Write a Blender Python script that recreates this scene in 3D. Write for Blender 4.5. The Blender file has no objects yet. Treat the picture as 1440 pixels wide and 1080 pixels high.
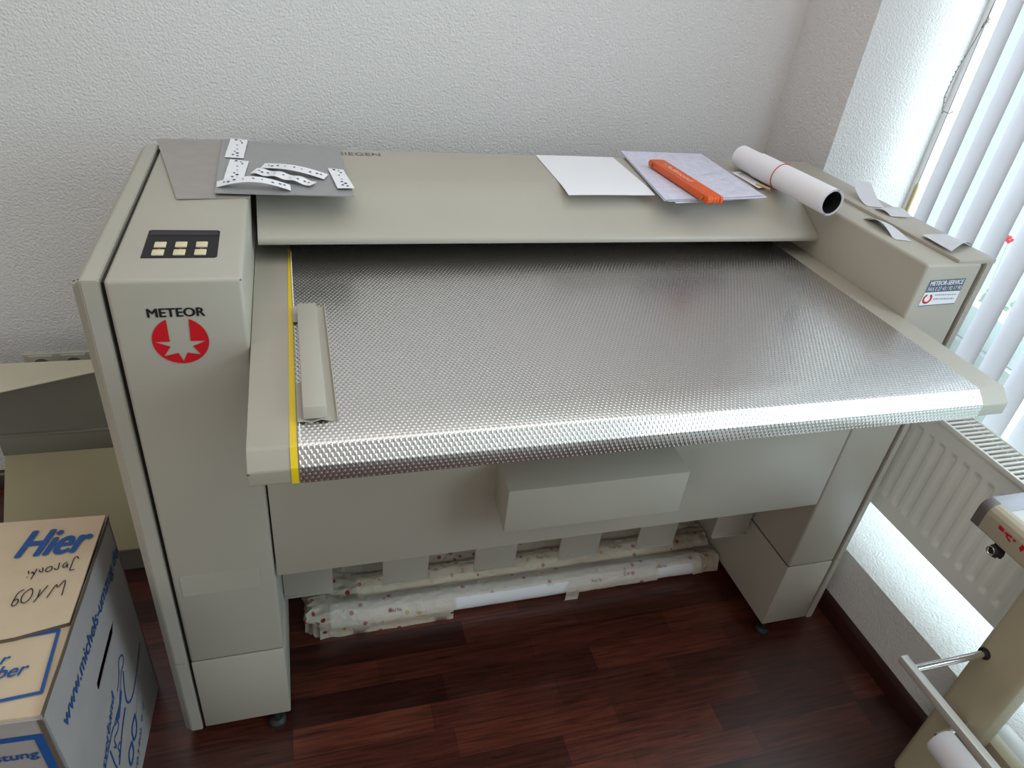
import bpy, bmesh, math, random
from mathutils import Vector, Matrix, noise

S = 1.08            # survey units -> metres
FZ = 0.045          # floor lies this far below the machine's underside


def W(p):
    return Vector((p[0] * S, p[1] * S, (p[2] + FZ) * S))


scene = bpy.context.scene
col = scene.collection
random.seed(7)

# ------------------------------------------------------------------ camera
cam_d = bpy.data.cameras.new('camera')
cam = bpy.data.objects.new('camera', cam_d)
col.objects.link(cam)
RM = Matrix(((0.95779914, -0.26741058, 0.10541533),
             (0.06272439, 0.55234863, 0.83125005),
             (-0.28051108, -0.78955847, 0.54581220)))
cam.matrix_world = Matrix.Translation(W((0.23837553, -0.91917567, 1.4354752))) @ RM.transposed().to_4x4()
cam_d.sensor_width = 36
cam_d.lens = 993.39 * 36 / 1440
cam_d.clip_start = 0.02
scene.camera = cam

# ------------------------------------------------------------------ world: daylight beyond the window, the rest of the room elsewhere
world = bpy.data.worlds.new('daylight')
scene.world = world
world.use_nodes = True
wn = world.node_tree.nodes
wl = world.node_tree.links
wn.clear()
tc = wn.new('ShaderNodeTexCoord')
sep = wn.new('ShaderNodeSeparateXYZ')
wl.new(tc.outputs['Generated'], sep.inputs[0])
rx = wn.new('ShaderNodeMapRange'); rx.inputs['From Min'].default_value = 0.05; rx.inputs['From Max'].default_value = 0.45
wl.new(sep.outputs['X'], rx.inputs['Value'])
rz = wn.new('ShaderNodeMapRange'); rz.inputs['From Min'].default_value = 0.0; rz.inputs['From Max'].default_value = 0.75
wl.new(sep.outputs['Z'], rz.inputs['Value'])
m1 = wn.new('ShaderNodeMixRGB')
m1.inputs[1].default_value = (0.125, 0.110, 0.10, 1)      # room, low
m1.inputs[2].default_value = (0.40, 0.375, 0.355, 1)      # ceiling
wl.new(rz.outputs[0], m1.inputs[0])
m2 = wn.new('ShaderNodeMixRGB')
m2.inputs[2].default_value = (0.96, 1.2, 1.2, 1)       # overcast sky
wl.new(rx.outputs[0], m2.inputs[0]); wl.new(m1.outputs[0], m2.inputs[1])
bg = wn.new('ShaderNodeBackground'); bg.inputs['Strength'].default_value = 1.0
wl.new(m2.outputs[0], bg.inputs['Color'])
wo = wn.new('ShaderNodeOutputWorld'); wl.new(bg.outputs[0], wo.inputs['Surface'])


def area(name, loc, target, sx, sy, power, color):
    l = bpy.data.lights.new(name, 'AREA'); l.shape = 'RECTANGLE'; l.size = sx; l.size_y = sy
    l.energy = power; l.color = color
    o = bpy.data.objects.new(name, l); col.objects.link(o)
    o.location = W(loc)
    o.rotation_euler = (W(target) - W(loc)).to_track_quat('-Z', 'Y').to_euler()
    return o


# daylight coming in at the window, plus added fill lamps out of view
area('window_daylight', (2.55, -0.05, 1.15), (1.0, 0.0, 0.7), 1.0, 1.9, 38, (0.80, 0.91, 1.0))
area('clear_window_fill', (2.20, -0.95, 1.58), (1.2, -0.1, 0.5), 1.2, 1.5, 46, (0.74, 0.89, 1.0))  # added lamp outside an unseen stretch of window without slats
area('left_front_fill', (-2.0, -2.4, 1.3), (0.6, 0.0, 0.6), 1.6, 1.6, 21, (1.0, 0.96, 0.90))  # added soft fill from behind left
area('ceiling_bounce_fill', (0.80, -0.10, 2.28), (0.80, -0.10, 0), 2.6, 1.7, 15.5, (1.0, 0.965, 0.92))  # added overhead panel standing in for light off the unseen ceiling

vs = scene.view_settings
vs.view_transform = 'Standard'
vs.look = 'None'
vs.gamma = 1.0
vs.use_curve_mapping = False
vs.exposure = 0.0
scene.cycles.max_bounces = 8
scene.cycles.sample_clamp_indirect = 4.0
scene.cycles.use_denoising = True
scene.cycles.denoiser = 'OPENIMAGEDENOISE'
scene.cycles.denoising_input_passes = 'RGB_ALBEDO_NORMAL'
scene.cycles.denoising_prefilter = 'NONE'


# ------------------------------------------------------------------ materials
def lin(r, g, b):
    f = lambda c: ((c / 255) / 12.92) if c / 255 <= 0.04045 else (((c / 255) + 0.055) / 1.055) ** 2.4
    return (f(r), f(g), f(b), 1)


def mat(name, color, rough=0.5, metal=0.0, bump=0.0, bscale=300.0, var=0.0, vscale=8.0, spec=0.5):
    m = bpy.data.materials.new(name); m.use_nodes = True
    n = m.node_tree.nodes; l = m.node_tree.links
    p = n['Principled BSDF']
    p.inputs['Base Color'].default_value = color
    p.inputs['Roughness'].default_value = rough
    p.inputs['Metallic'].default_value = metal
    p.inputs['Specular IOR Level'].default_value = spec
    t = n.new('ShaderNodeTexCoord')
    if bump:
        nz = n.new('ShaderNodeTexNoise'); nz.inputs['Scale'].default_value = bscale; nz.inputs['Detail'].default_value = 3
        l.new(t.outputs['Object'], nz.inputs['Vector'])
        b = n.new('ShaderNodeBump'); b.inputs['Strength'].default_value = bump; b.inputs['Distance'].default_value = 0.002
        l.new(nz.outputs['Fac'], b.inputs['Height']); l.new(b.outputs[0], p.inputs['Normal'])
    if var:
        nv = n.new('ShaderNodeTexNoise'); nv.inputs['Scale'].default_value = vscale; nv.inputs['Detail'].default_value = 4
        l.new(t.outputs['Object'], nv.inputs['Vector'])
        mx = n.new('ShaderNodeMixRGB'); mx.blend_type = 'MULTIPLY'; mx.inputs[0].default_value = 1
        mr = n.new('ShaderNodeMapRange'); mr.inputs['From Min'].default_value = 0.3; mr.inputs['From Max'].default_value = 0.7
        mr.inputs['To Min'].default_value = 1 - var; mr.inputs['To Max'].default_value = 1
        l.new(nv.outputs['Fac'], mr.inputs['Value'])
        mx.inputs[1].default_value = color; l.new(mr.outputs[0], mx.inputs[2]); l.new(mx.outputs[0], p.inputs['Base Color'])
    return m


PAINT = mat('machine_paint', (0.390, 0.360, 0.305, 1), 0.42, bump=0.06, bscale=900, var=0.05, vscale=5)
PAINT2 = mat('olive_paint', (0.42, 0.37, 0.225, 1), 0.45, bump=0.05, bscale=700, var=0.06, vscale=6)
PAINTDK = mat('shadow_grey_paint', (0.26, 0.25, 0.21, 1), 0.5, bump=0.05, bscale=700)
CREAM = mat('cream_sheet', (0.55, 0.50, 0.38, 1), 0.5, bump=0.05, bscale=500, var=0.06)
DARK = mat('dark_rubber', (0.012, 0.012, 0.012, 1), 0.6, bump=0.1)
PANEL = mat('control_black', (0.018, 0.015, 0.018, 1), 0.6, bump=0.03, spec=.2)
PANEL2 = mat('control_grey', (0.035, 0.030, 0.035, 1), 0.6, bump=0.03, spec=.2)
KEY = mat('key_cream', (0.62, 0.55, 0.36, 1), 0.4, bump=0.02)
RED = mat('red_print', (0.55, 0.006, 0.014, 1), 0.4, bump=0.02)
BLACK = mat('black_print', (0.006, 0.006, 0.007, 1), 0.5, bump=0.02)
GREYTXT = mat('grey_print', (0.09, 0.085, 0.09, 1), 0.5, bump=0.02)
BLUE = mat('blue_print', (0.008, 0.075, 0.28, 1), 0.6, bump=0.05, var=0.15, vscale=60)
LOGOBG = PAINT
YELLOW = mat('yellow_tape', (0.72, 0.50, 0.006, 1), 0.4, bump=0.03, var=0.06, vscale=40)
WHITEP = mat('white_paper', (0.78, 0.78, 0.82, 1), 0.6, bump=0.04, bscale=200)
PAPERLILAC = mat('lilac_paper', (0.66, 0.66, 0.80, 1), 0.6, bump=0.05, bscale=200, var=0.16, vscale=55)
SHEET_W = mat('brushed_plate_warm', (0.44, 0.40, 0.38, 1), 0.45, 0.6, bump=0.05, bscale=400, var=0.1, vscale=30)
SHEET_C = mat('brushed_plate_grey', (0.40, 0.40, 0.40, 1), 0.45, 0.6, bump=0.04, bscale=400, var=0.05, vscale=30)
ORANGE = mat('orange_plastic', (0.72, 0.10, 0.008, 1), 0.4, bump=0.03, var=0.1, vscale=40)
BRASS = mat('brass_hinge', (0.45, 0.28, 0.06, 1), 0.35, 0.9, bump=0.02)
CARD = mat('brown_cardboard', (0.57, 0.435, 0.305, 1), 0.8, bump=0.12, bscale=250, var=0.08, vscale=20)
CARDW = mat('pale_cardboard', (0.34, 0.305, 0.30, 1), 0.8, bump=0.12, bscale=250, var=0.08, vscale=14)
CARDE = mat('cardboard_edge', (0.11, 0.075, 0.05, 1), 0.9, bump=0.3, bscale=400)
SOCKETM = mat('socket_plastic', (0.50, 0.47, 0.38, 1), 0.35, bump=0.02)
RADW = mat('radiator_white', (0.84, 0.84, 0.79, 1), 0.35, bump=0.02)
TRIM = mat('trolley_beige', (0.46, 0.40, 0.30, 1), 0.4, bump=0.04, bscale=600, var=0.04)
POSTM = mat('post_grey_green', (0.47, 0.42, 0.29, 1), 0.4, bump=0.04, bscale=600, var=0.04)
CAPG = mat('grey_cap', (0.14, 0.12, 0.11, 1), 0.45, bump=0.05)
ALU = mat('aluminium', (0.80, 0.80, 0.80, 1), 0.34, 1.0, bump=0.02)
CHROME = mat('chrome', (0.75, 0.75, 0.76, 1), 0.22, 1.0, bump=0.01)
WTOP = mat('white_laminate', (0.66, 0.66, 0.67, 1), 0.35, bump=0.02)
WPLAST = mat('white_frame', (0.80, 0.80, 0.80, 1), 0.35, bump=0.02)
BEIGEW = mat('cord_weight', (0.42, 0.33, 0.17, 1), 0.5, bump=0.05)
CORDM = mat('blind_cord', (0.22, 0.21, 0.20, 1), 0.6, bump=0.1)
RBAND = mat('red_rubber', (0.50, 0.06, 0.06, 1), 0.5, bump=0.03)
FLOWER = mat('red_petals', (0.75, 0.01, 0.03, 1), 0.6, bump=0.1)
LEAF = mat('glare_pale_leaf', (0.42, 0.55, 0.38, 1), 0.6, bump=0.1)  # whitish green: outdoor glare is put into the leaf colour
CREAMROLL = None


def wall_mat():
    m = bpy.data.materials.new('woodchip_wall'); m.use_nodes = True
    n = m.node_tree.nodes; l = m.node_tree.links; p = n['Principled BSDF']
    p.inputs['Base Color'].default_value = (0.72, 0.705, 0.70, 1); p.inputs['Roughness'].default_value = 0.9
    p.inputs['Specular IOR Level'].default_value = 0.15
    t = n.new('ShaderNodeTexCoord')
    a = n.new('ShaderNodeTexNoise'); a.inputs['Scale'].default_value = 185; a.inputs['Detail'].default_value = 3; a.inputs['Roughness'].default_value = 0.55
    c = n.new('ShaderNodeTexVoronoi'); c.inputs['Scale'].default_value = 140
    l.new(t.outputs['Object'], a.inputs['Vector']); l.new(t.outputs['Object'], c.inputs['Vector'])
    ad = n.new('ShaderNodeMath'); ad.operation = 'ADD'
    l.new(a.outputs['Fac'], ad.inputs[0])
    mu = n.new('ShaderNodeMath'); mu.operation = 'MULTIPLY'; mu.inputs[1].default_value = -0.35
    l.new(c.outputs['Distance'], mu.inputs[0]); l.new(mu.outputs[0], ad.inputs[1])
    b = n.new('ShaderNodeBump'); b.inputs['Strength'].default_value = 0.8; b.inputs['Distance'].default_value = 0.004
    l.new(ad.outputs[0], b.inputs['Height']); l.new(b.outputs[0], p.inputs['Normal'])
    return m


WALL = wall_mat()


def floor_mat():
    m = bpy.data.materials.new('merbau_strip_floor'); m.use_nodes = True
    n = m.node_tree.nodes; l = m.node_tree.links; p = n['Principled BSDF']
    t = n.new('ShaderNodeTexCoord')
    mp = n.new('ShaderNodeMapping'); mp.inputs['Location'].default_value = (0.11, 0.048, 0)
    l.new(t.outputs['Object'], mp.inputs['Vector'])
    br = n.new('ShaderNodeTexBrick')
    br.offset = 0.38; br.offset_frequency = 2; br.squash = 0.8; br.squash_frequency = 3
    br.inputs['Scale'].default_value = 1.0
    br.inputs['Brick Width'].default_value = 0.40; br.inputs['Row Height'].default_value = 0.073
    br.inputs['Mortar Size'].default_value = 0.0006; br.inputs['Mortar Smooth'].default_value = 0.3
    br.inputs['Color1'].default_value = (0.024, 0.0055, 0.0044, 1)
    br.inputs['Color2'].default_value = (0.115, 0.027, 0.0145, 1)
    br.inputs['Mortar'].default_value = (0.012, 0.005, 0.004, 1)
    l.new(mp.outputs[0], br.inputs['Vector'])
    st = n.new('ShaderNodeMapping'); st.inputs['Scale'].default_value = (5.0, 85, 1)
    l.new(t.outputs['Object'], st.inputs['Vector'])
    g = n.new('ShaderNodeTexNoise'); g.inputs['Scale'].default_value = 1.4; g.inputs['Detail'].default_value = 7; g.inputs['Roughness'].default_value = 0.65
    g.inputs['Distortion'].default_value = 0.6
    l.new(st.outputs[0], g.inputs['Vector'])
    mr = n.new('ShaderNodeMapRange'); mr.inputs['From Min'].default_value = 0.3; mr.inputs['From Max'].default_value = 0.72
    mr.inputs['To Min'].default_value = 0.35; mr.inputs['To Max'].default_value = 1.75
    l.new(g.outputs['Fac'], mr.inputs['Value'])
    mx = n.new('ShaderNodeMixRGB'); mx.blend_type = 'MULTIPLY'; mx.inputs[0].default_value = 1
    l.new(br.outputs['Color'], mx.inputs[1]); l.new(mr.outputs[0], mx.inputs[2])
    l.new(mx.outputs[0], p.inputs['Base Color'])
    p.inputs['Roughness'].default_value = 0.30; p.inputs['Specular IOR Level'].default_value = 0.75
    b = n.new('ShaderNodeBump'); b.inputs['Strength'].default_value = 0.12; b.inputs['Distance'].default_value = 0.001
    l.new(g.outputs['Fac'], b.inputs['Height']); l.new(b.outputs[0], p.inputs['Normal'])
    return m


def emboss_mat():
    m = bpy.data.materials.new('rice_grain_steel'); m.use_nodes = True
    n = m.node_tree.nodes; l = m.node_tree.links; p = n['Principled BSDF']
    p.inputs['Base Color'].default_value = (0.66, 0.64, 0.63, 1)
    p.inputs['Metallic'].default_value = 1.0; p.inputs['Roughness'].default_value = 0.255
    uv = n.new('ShaderNodeUVMap'); uv.uv_map = 'UVMap'
    s = n.new('ShaderNodeSeparateXYZ'); l.new(uv.outputs[0], s.inputs[0])

    def M(op, a, b=None):
        x = n.new('ShaderNodeMath'); x.operation = op
        for i, v in enumerate((a, b)):
            if v is None: continue
            if isinstance(v, (int, float)): x.inputs[i].default_value = v
            else: l.new(v, x.inputs[i])
        return x.outputs[0]
    cu = M('COSINE', M('MULTIPLY', s.outputs['X'], 2 * math.pi / 0.0074))
    cv = M('COSINE', M('MULTIPLY', s.outputs['Y'], 2 * math.pi / 0.0126))
    h = M('POWER', M('MAXIMUM', M('MULTIPLY', cu, cv), 0.0), 0.8)
    b = n.new('ShaderNodeBump'); b.inputs['Strength'].default_value = 0.8; b.inputs['Distance'].default_value = 0.0007
    l.new(h, b.inputs['Height']); l.new(b.outputs[0], p.inputs['Normal'])
    return m


def film_mat(name, base, clear):
    m = bpy.data.materials.new(name); m.use_nodes = True
    n = m.node_tree.nodes; l = m.node_tree.links; p = n['Principled BSDF']
    p.inputs['Roughness'].default_value = 0.35
    t = n.new('ShaderNodeTexCoord')
    v = n.new('ShaderNodeTexVoronoi'); v.inputs['Scale'].default_value = 31
    l.new(t.outputs['Object'], v.inputs['Vector'])
    lt = n.new('ShaderNodeMath'); lt.operation = 'LESS_THAN'; lt.inputs[1].default_value = 0.19
    l.new(v.outputs['Distance'], lt.inputs[0])
    sp = n.new('ShaderNodeSeparateColor'); l.new(v.outputs['Color'], sp.inputs[0])
    rp = n.new('ShaderNodeValToRGB'); rp.color_ramp.interpolation = 'CONSTANT'
    e = rp.color_ramp.elements
    e[0].position = 0; e[0].color = (0.42, 0.03, 0.03, 1); e[1].position = 0.4; e[1].color = (0.6, 0.17, 0.03, 1)
    x = e.new(0.65); x.color = (0.62, 0.38, 0.02, 1); x = e.new(0.85); x.color = (0.5, 0.16, 0.16, 1)
    l.new(sp.outputs[0], rp.inputs[0])
    mx = n.new('ShaderNodeMixRGB'); mx.inputs[1].default_value = base
    l.new(lt.outputs[0], mx.inputs[0]); l.new(rp.outputs[0], mx.inputs[2]); l.new(mx.outputs[0], p.inputs['Base Color'])
    nz = n.new('ShaderNodeTexNoise'); nz.inputs['Scale'].default_value = 26; nz.inputs['Detail'].default_value = 4; nz.inputs['Distortion'].default_value = 1.2
    l.new(t.outputs['Object'], nz.inputs['Vector'])
    b = n.new('ShaderNodeBump'); b.inputs['Strength'].default_value = 0.8; b.inputs['Distance'].default_value = 0.012
    l.new(nz.outputs['Fac'], b.inputs['Height']); l.new(b.outputs[0], p.inputs['Normal'])
    if clear:
        tr = n.new('ShaderNodeBsdfTransparent'); ms = n.new('ShaderNodeMixShader')
        ms.inputs[0].default_value = clear
        l.new(p.outputs[0], ms.inputs[1]); l.new(tr.outputs[0], ms.inputs[2])
        l.new(ms.outputs[0], n['Material Output'].inputs['Surface'])
    return m


def blind_mat():
    m = bpy.data.materials.new('blind_fabric'); m.use_nodes = True
    n = m.node_tree.nodes; l = m.node_tree.links; p = n['Principled BSDF']
    p.inputs['Base Color'].default_value = (0.66, 0.66, 0.70, 1); p.inputs['Roughness'].default_value = 0.8
    t = n.new('ShaderNodeTexCoord'); nz = n.new('ShaderNodeTexNoise'); nz.inputs['Scale'].default_value = 500
    l.new(t.outputs['Object'], nz.inputs['Vector'])
    b = n.new('ShaderNodeBump'); b.inputs['Strength'].default_value = 0.1; b.inputs['Distance'].default_value = 0.001
    l.new(nz.outputs['Fac'], b.inputs['Height']); l.new(b.outputs[0], p.inputs['Normal'])
    tr = n.new('ShaderNodeBsdfTranslucent'); tr.inputs['Color'].default_value = (0.88, 0.85, 0.87, 1)
    ms = n.new('ShaderNodeMixShader'); ms.inputs[0].default_value = 0.38
    l.new(p.outputs[0], ms.inputs[1]); l.new(tr.outputs[0], ms.inputs[2]); l.new(ms.outputs[0], n['Material Output'].inputs['Surface'])
    return m


def glass_mat():
    m = bpy.data.materials.new('window_glass'); m.use_nodes = True
    n = m.node_tree.nodes; l = m.node_tree.links
    g = n.new('ShaderNodeBsdfGlossy'); g.inputs['Roughness'].default_value = 0.02
    tr = n.new('ShaderNodeBsdfTransparent'); tr.inputs['Color'].default_value = (0.95, 0.98, 0.97, 1)
    f = n.new('ShaderNodeLayerWeight'); f.inputs['Blend'].default_value = 0.5
    pw = n.new('ShaderNodeMath'); pw.operation = 'POWER'; pw.inputs[1].default_value = 5.0
    l.new(f.outputs['Facing'], pw.inputs[0])
    sc_ = n.new('ShaderNodeMath'); sc_.operation = 'MULTIPLY_ADD'; sc_.inputs[1].default_value = 0.7; sc_.inputs[2].default_value = 0.04
    l.new(pw.outputs[0], sc_.inputs[0])
    ms = n.new('ShaderNodeMixShader')
    l.new(sc_.outputs[0], ms.inputs[0]); l.new(tr.outputs[0], ms.inputs[1]); l.new(g.outputs[0], ms.inputs[2])
    l.new(ms.outputs[0], n['Material Output'].inputs['Surface'])
    return m


FLOOR = floor_mat()
EMBOSS = emboss_mat()
FILM = film_mat('printed_film', (0.80, 0.70, 0.57, 1), 0.46)
CREAMROLL = film_mat('printed_wrapping', (0.88, 0.79, 0.62, 1), 0)
BROWNROLL = mat('brown_film_roll', (0.50, 0.41, 0.34, 1), 0.4, bump=0.3, bscale=40, var=0.3, vscale=25)
BLIND = blind_mat()
GLASS = glass_mat()


# ------------------------------------------------------------------ mesh building
class MB:
    """collects shapes (survey units) that become ONE mesh object"""

    def __init__(self):
        self.bm = bmesh.new()
        self.uv = None

    def merge(self, b):
        me = bpy.data.meshes.new('tmp'); b.to_mesh(me); b.free()
        self.bm.from_mesh(me); bpy.data.meshes.remove(me)

    def box(self, x0, x1, y0, y1, z0, z1, bev=0.0, seg=2, M=None):
        b = bmesh.new()
        bmesh.ops.create_cube(b, size=1)
        for v in b.verts:
            v.co = Vector(((x0 + x1) / 2 + v.co.x * (x1 - x0), (y0 + y1) / 2 + v.co.y * (y1 - y0), (z0 + z1) / 2 + v.co.z * (z1 - z0)))
        if bev:
            bmesh.ops.bevel(b, geom=b.edges[:], offset=bev, segments=seg, affect='EDGES', profile=0.5)
        if M is not None:
            for v in b.verts: v.co = M @ v.co
        self.merge(b); return self

    def prism(self, pts, d, bev=0.0):
        """closed outline (list of 3-D points) pushed along d"""
        b = bmesh.new()
        vs_ = [b.verts.new(p) for p in pts]
        f = b.faces.new(vs_)
        r = bmesh.ops.extrude_face_region(b, geom=[f])
        bmesh.ops.translate(b, vec=Vector(d), verts=[g for g in r['geom'] if isinstance(g, bmesh.types.BMVert)])
        bmesh.ops.recalc_face_normals(b, faces=b.faces[:])
        if bev:
            bmesh.ops.bevel(b, geom=b.edges[:], offset=bev, segments=2, affect='EDGES', profile=0.5)
        self.merge(b); return self

    def tube(self, path, r, n=12, cap=True):
        path = [Vector(p) for p in path]
        rs = r if isinstance(r, (list, tuple)) else [r] * len(path)
        b = bmesh.new(); rings = []
        up = Vector((0.13, 0.31, 0.94))
        for i, p in enumerate(path):
            t = (path[min(i + 1, len(path) - 1)] - path[max(i - 1, 0)])
            if t.length < 1e-9: t = Vector((0, 0, 1))
            t.normalize()
            if abs(t.dot(up)) > 0.97: up = Vector((1, 0.1, 0)).normalized()
            a = t.cross(up).normalized(); c = t.cross(a)
            rings.append([b.verts.new(p + rs[i] * (math.cos(k * 2 * math.pi / n) * a + math.sin(k * 2 * math.pi / n) * c)) for k in range(n)])
        for i in range(len(rings) - 1):
            for k in range(n):
                b.faces.new((rings[i][k], rings[i][(k + 1) % n], rings[i + 1][(k + 1) % n], rings[i + 1][k]))
        if cap:
            b.faces.new(rings[0][::-1]); b.faces.new(rings[-1])
        bmesh.ops.recalc_face_normals(b, faces=b.faces[:])
        self.merge(b); return self

    def grid(self, fn, nu, nv, thick=0.0, keep=None):
        """surface fn(i/nu, j/nv); optional thickness along the normal"""
        b = bmesh.new()
        V = [[b.verts.new(fn(i / nu, j / nv)) for j in range(nv + 1)] for i in range(nu + 1)]
        for i in range(nu):
            for j in range(nv):
                if keep is None or keep((i + .5) / nu, (j + .5) / nv):
                    b.faces.new((V[i][j], V[i + 1][j], V[i + 1][j + 1], V[i][j + 1]))
        loose = [v for v in b.verts if not v.link_faces]
        for v in loose: b.verts.remove(v)
        bmesh.ops.recalc_face_normals(b, faces=b.faces[:])
        if thick:
            bmesh.ops.solidify(b, geom=b.faces[:], thickness=thick)
        self.merge(b); return self

    def ball(self, c, r, sub=2, jit=0.0, sc=(1, 1, 1)):
        b = bmesh.new(); bmesh.ops.create_icosphere(b, subdivisions=sub, radius=1)
        for v in b.verts:
            k = 1 + jit * noise.noise(v.co * 2.3 + Vector(c) * 9)
            v.co = Vector((c[0] + v.co.x * r * sc[0] * k, c[1] + v.co.y * r * sc[1] * k, c[2] + v.co.z * r * sc[2] * k))
        self.merge(b); return self

    def ribbon(self, pts, w, nrm, lift=0.0006, closed=False):
        """flat painted stroke of width w on a surface with normal nrm"""
        nrm = Vector(nrm).normalized(); pts = [Vector(p) for p in pts]
        # smooth by one round of corner cutting
        for _ in range(2):
            q = [pts[0]] if not closed else []
            for i in range(len(pts) - 1):
                q += [pts[i] * .75 + pts[i + 1] * .25, pts[i] * .25 + pts[i + 1] * .75]
            if not closed: q.append(pts[-1])
            pts = q
        b = bmesh.new(); prev = None
        for i, p in enumerate(pts):
            t = pts[min(i + 1, len(pts) - 1)] - pts[max(i - 1, 0)]
            t = t.normalized() if t.length > 1e-9 else Vector((0, 1, 0))
            s = nrm.cross(t).normalized() * w / 2
            a = b.verts.new(p - s + nrm * lift); c = b.verts.new(p + s + nrm * lift)
            if prev: b.faces.new((prev[0], prev[1], c, a))
            prev = (a, c)
        self.merge(b); return self

    def poly(self, pts, nrm, lift=0.0006):
        b = bmesh.new(); nrm = Vector(nrm).normalized()
        es = []
        vv = [b.verts.new(Vector(p) + nrm * lift) for p in pts]
        for i in range(len(vv)): es.append(b.edges.new((vv[i], vv[(i + 1) % len(vv)])))
        bmesh.ops.triangle_fill(b, edges=es, use_beauty=True, normal=nrm)
        self.merge(b); return self

    def text(self, s, o, ux, uy, w, h, lift=0.0006, bold=0.0, shear=0.0):
        c = bpy.data.curves.new('t', 'FONT'); c.body = s; c.size = 1; c.shear = shear; c.resolution_u = 4
        ob = bpy.data.objects.new('t', c); col.objects.link(ob)
        bpy.context.view_layer.update()
        dg = bpy.context.evaluated_depsgraph_get()
        me = bpy.data.meshes.new_from_object(ob.evaluated_get(dg))
        xs = [v.co.x for v in me.vertices]; ys = [v.co.y for v in me.vertices]
        x0, x1, y0, y1 = min(xs), max(xs), min(ys), max(ys)
        o = Vector(o); ux = Vector(ux).normalized(); uy = Vector(uy).normalized(); n = ux.cross(uy).normalized()
        base = [(v.co.x, v.co.y) for v in me.vertices]
        for k, (a, b_) in enumerate([(0, 0)] if not bold else [(-bold, 0), (bold, 0), (0, -bold * .5), (0, bold * .5), (0, 0)]):
            for v, (vx, vy) in zip(me.vertices, base):
                v.co = o + ux * ((vx - x0) / (x1 - x0) * w + a) + uy * ((vy - y0) / (y1 - y0) * h + b_) + n * (lift + k * .00004)
            self.bm.from_mesh(me)
        bpy.data.objects.remove(ob); bpy.data.curves.remove(c); bpy.data.meshes.remove(me)
        return self

    def build(self, name, material, parent=None, smooth=35, origin=None):
        me = bpy.data.meshes.new(name)
        for v in self.bm.verts: v.co = W(v.co)
        if parent is not None:
            org = Vector(parent['_o'])
        elif origin is not None:
            org = W(origin)
        else:
            cs = [v.co for v in self.bm.verts]
            org = Vector((sum(c.x for c in cs) / len(cs), sum(c.y for c in cs) / len(cs), min(c.z for c in cs)))
        for v in self.bm.verts: v.co -= org
        self.bm.to_mesh(me); self.bm.free()
        if smooth:
            for p in me.polygons: p.use_smooth = True
            me.set_sharp_from_angle(angle=math.radians(smooth))
        for m in (material if isinstance(material, (list, tuple)) else [material]): me.materials.append(m)
        o = bpy.data.objects.new(name, me); col.objects.link(o)
        if parent is not None:
            o.parent = parent
        else:
            o.location = org
        o['_o'] = tuple(org)
        return o


def tag(o, label, cat, group=None, kind=None):
    o['label'] = label; o['category'] = cat
    if group: o['group'] = group
    if kind: o['kind'] = kind
    return o


def thing(name, loc, label, cat, group=None):
    o = bpy.data.objects.new(name, None); col.objects.link(o)
    o.empty_display_size = 0.1
    o.location = W(loc); o['_o'] = tuple(W(loc))
    return tag(o, label, cat, group)


def struct(name, mb, material, smooth=35):
    o = mb.build(name, material, smooth=smooth); o['kind'] = 'structure'
    return o


# ================================================================== THE ROOM
XW = 1.565          # face of the window wall
YB = 0.885          # face of the back wall
RY = 0.623          # near edge of the window reveal
XO = 1.90           # outer side of the window wall
LZ = 0.162          # top of the low ledge in the window niche
struct('floor', MB().box(-2.6, XW + .02, -2.6, YB + .02, -FZ - .05, -FZ), FLOOR)
struct('wall_back', MB().box(-2.6, XO + .1, YB, YB + .1, -FZ, 2.5), WALL)
struct('wall_right', MB().box(XW, XO, RY, YB, -FZ, 2.5)
       .box(XW, XO, -2.6, RY, -FZ, LZ).box(XW, XO, -2.6, RY, 2.15, 2.5).box(XW, XO, -2.6, -1.75, LZ, 2.15), WALL)
bprof = lambda y: [(XW, y, -FZ), (XW - .0135, y, -FZ), (XW - .0135, y, -FZ + .042), (XW - .009, y, -FZ + .052), (XW - .004, y, -FZ + .056), (XW, y, -FZ + .056)]
BBM = mat('dark_red_skirting', (0.040, 0.013, 0.010, 1), 0.3, bump=0.05, var=0.2, vscale=20)
struct('baseboard_right', MB().prism(bprof(-2.6), (0, YB + 2.6, 0)), BBM)
struct('baseboard_back', MB().prism([(-2.6, YB - (XW - p[0]), p[2]) for p in bprof(0)], (XW + 2.6, 0, 0)), BBM)
# window: white frame with mullion and glass
w = MB()
w.box(XO - .03, XO + .03, RY - .018, RY + .02, LZ, 2.15, .003)
w.box(XO - .03, XO + .03, -1.75, RY, LZ - .002, LZ + .03, .003).box(XO - .03, XO + .03, -1.75, RY, 2.10, 2.15, .003)
w.box(XO - .03, XO + .03, -.42, -.36, LZ, 2.15, .003).box(XO - .03, XO + .03, -1.75, -1.70, LZ, 2.15, .003)
win = struct('window_1', w, WPLAST)
MB().box(XO - .002, XO + .002, -1.71, RY - .015, LZ + .02, 2.11).build('pane', GLASS, win, smooth=0)

# ================================================================== THE MACHINE
x2, x3, x4 = 0.1667, 1.3226, 1.4525
ZS = 0.2104
mach = thing('printing_machine', (0.70, 0.30, -FZ), 'large grey-green printing machine with an embossed steel feed table between two columns', 'machine')
DEP = 0.605


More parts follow.
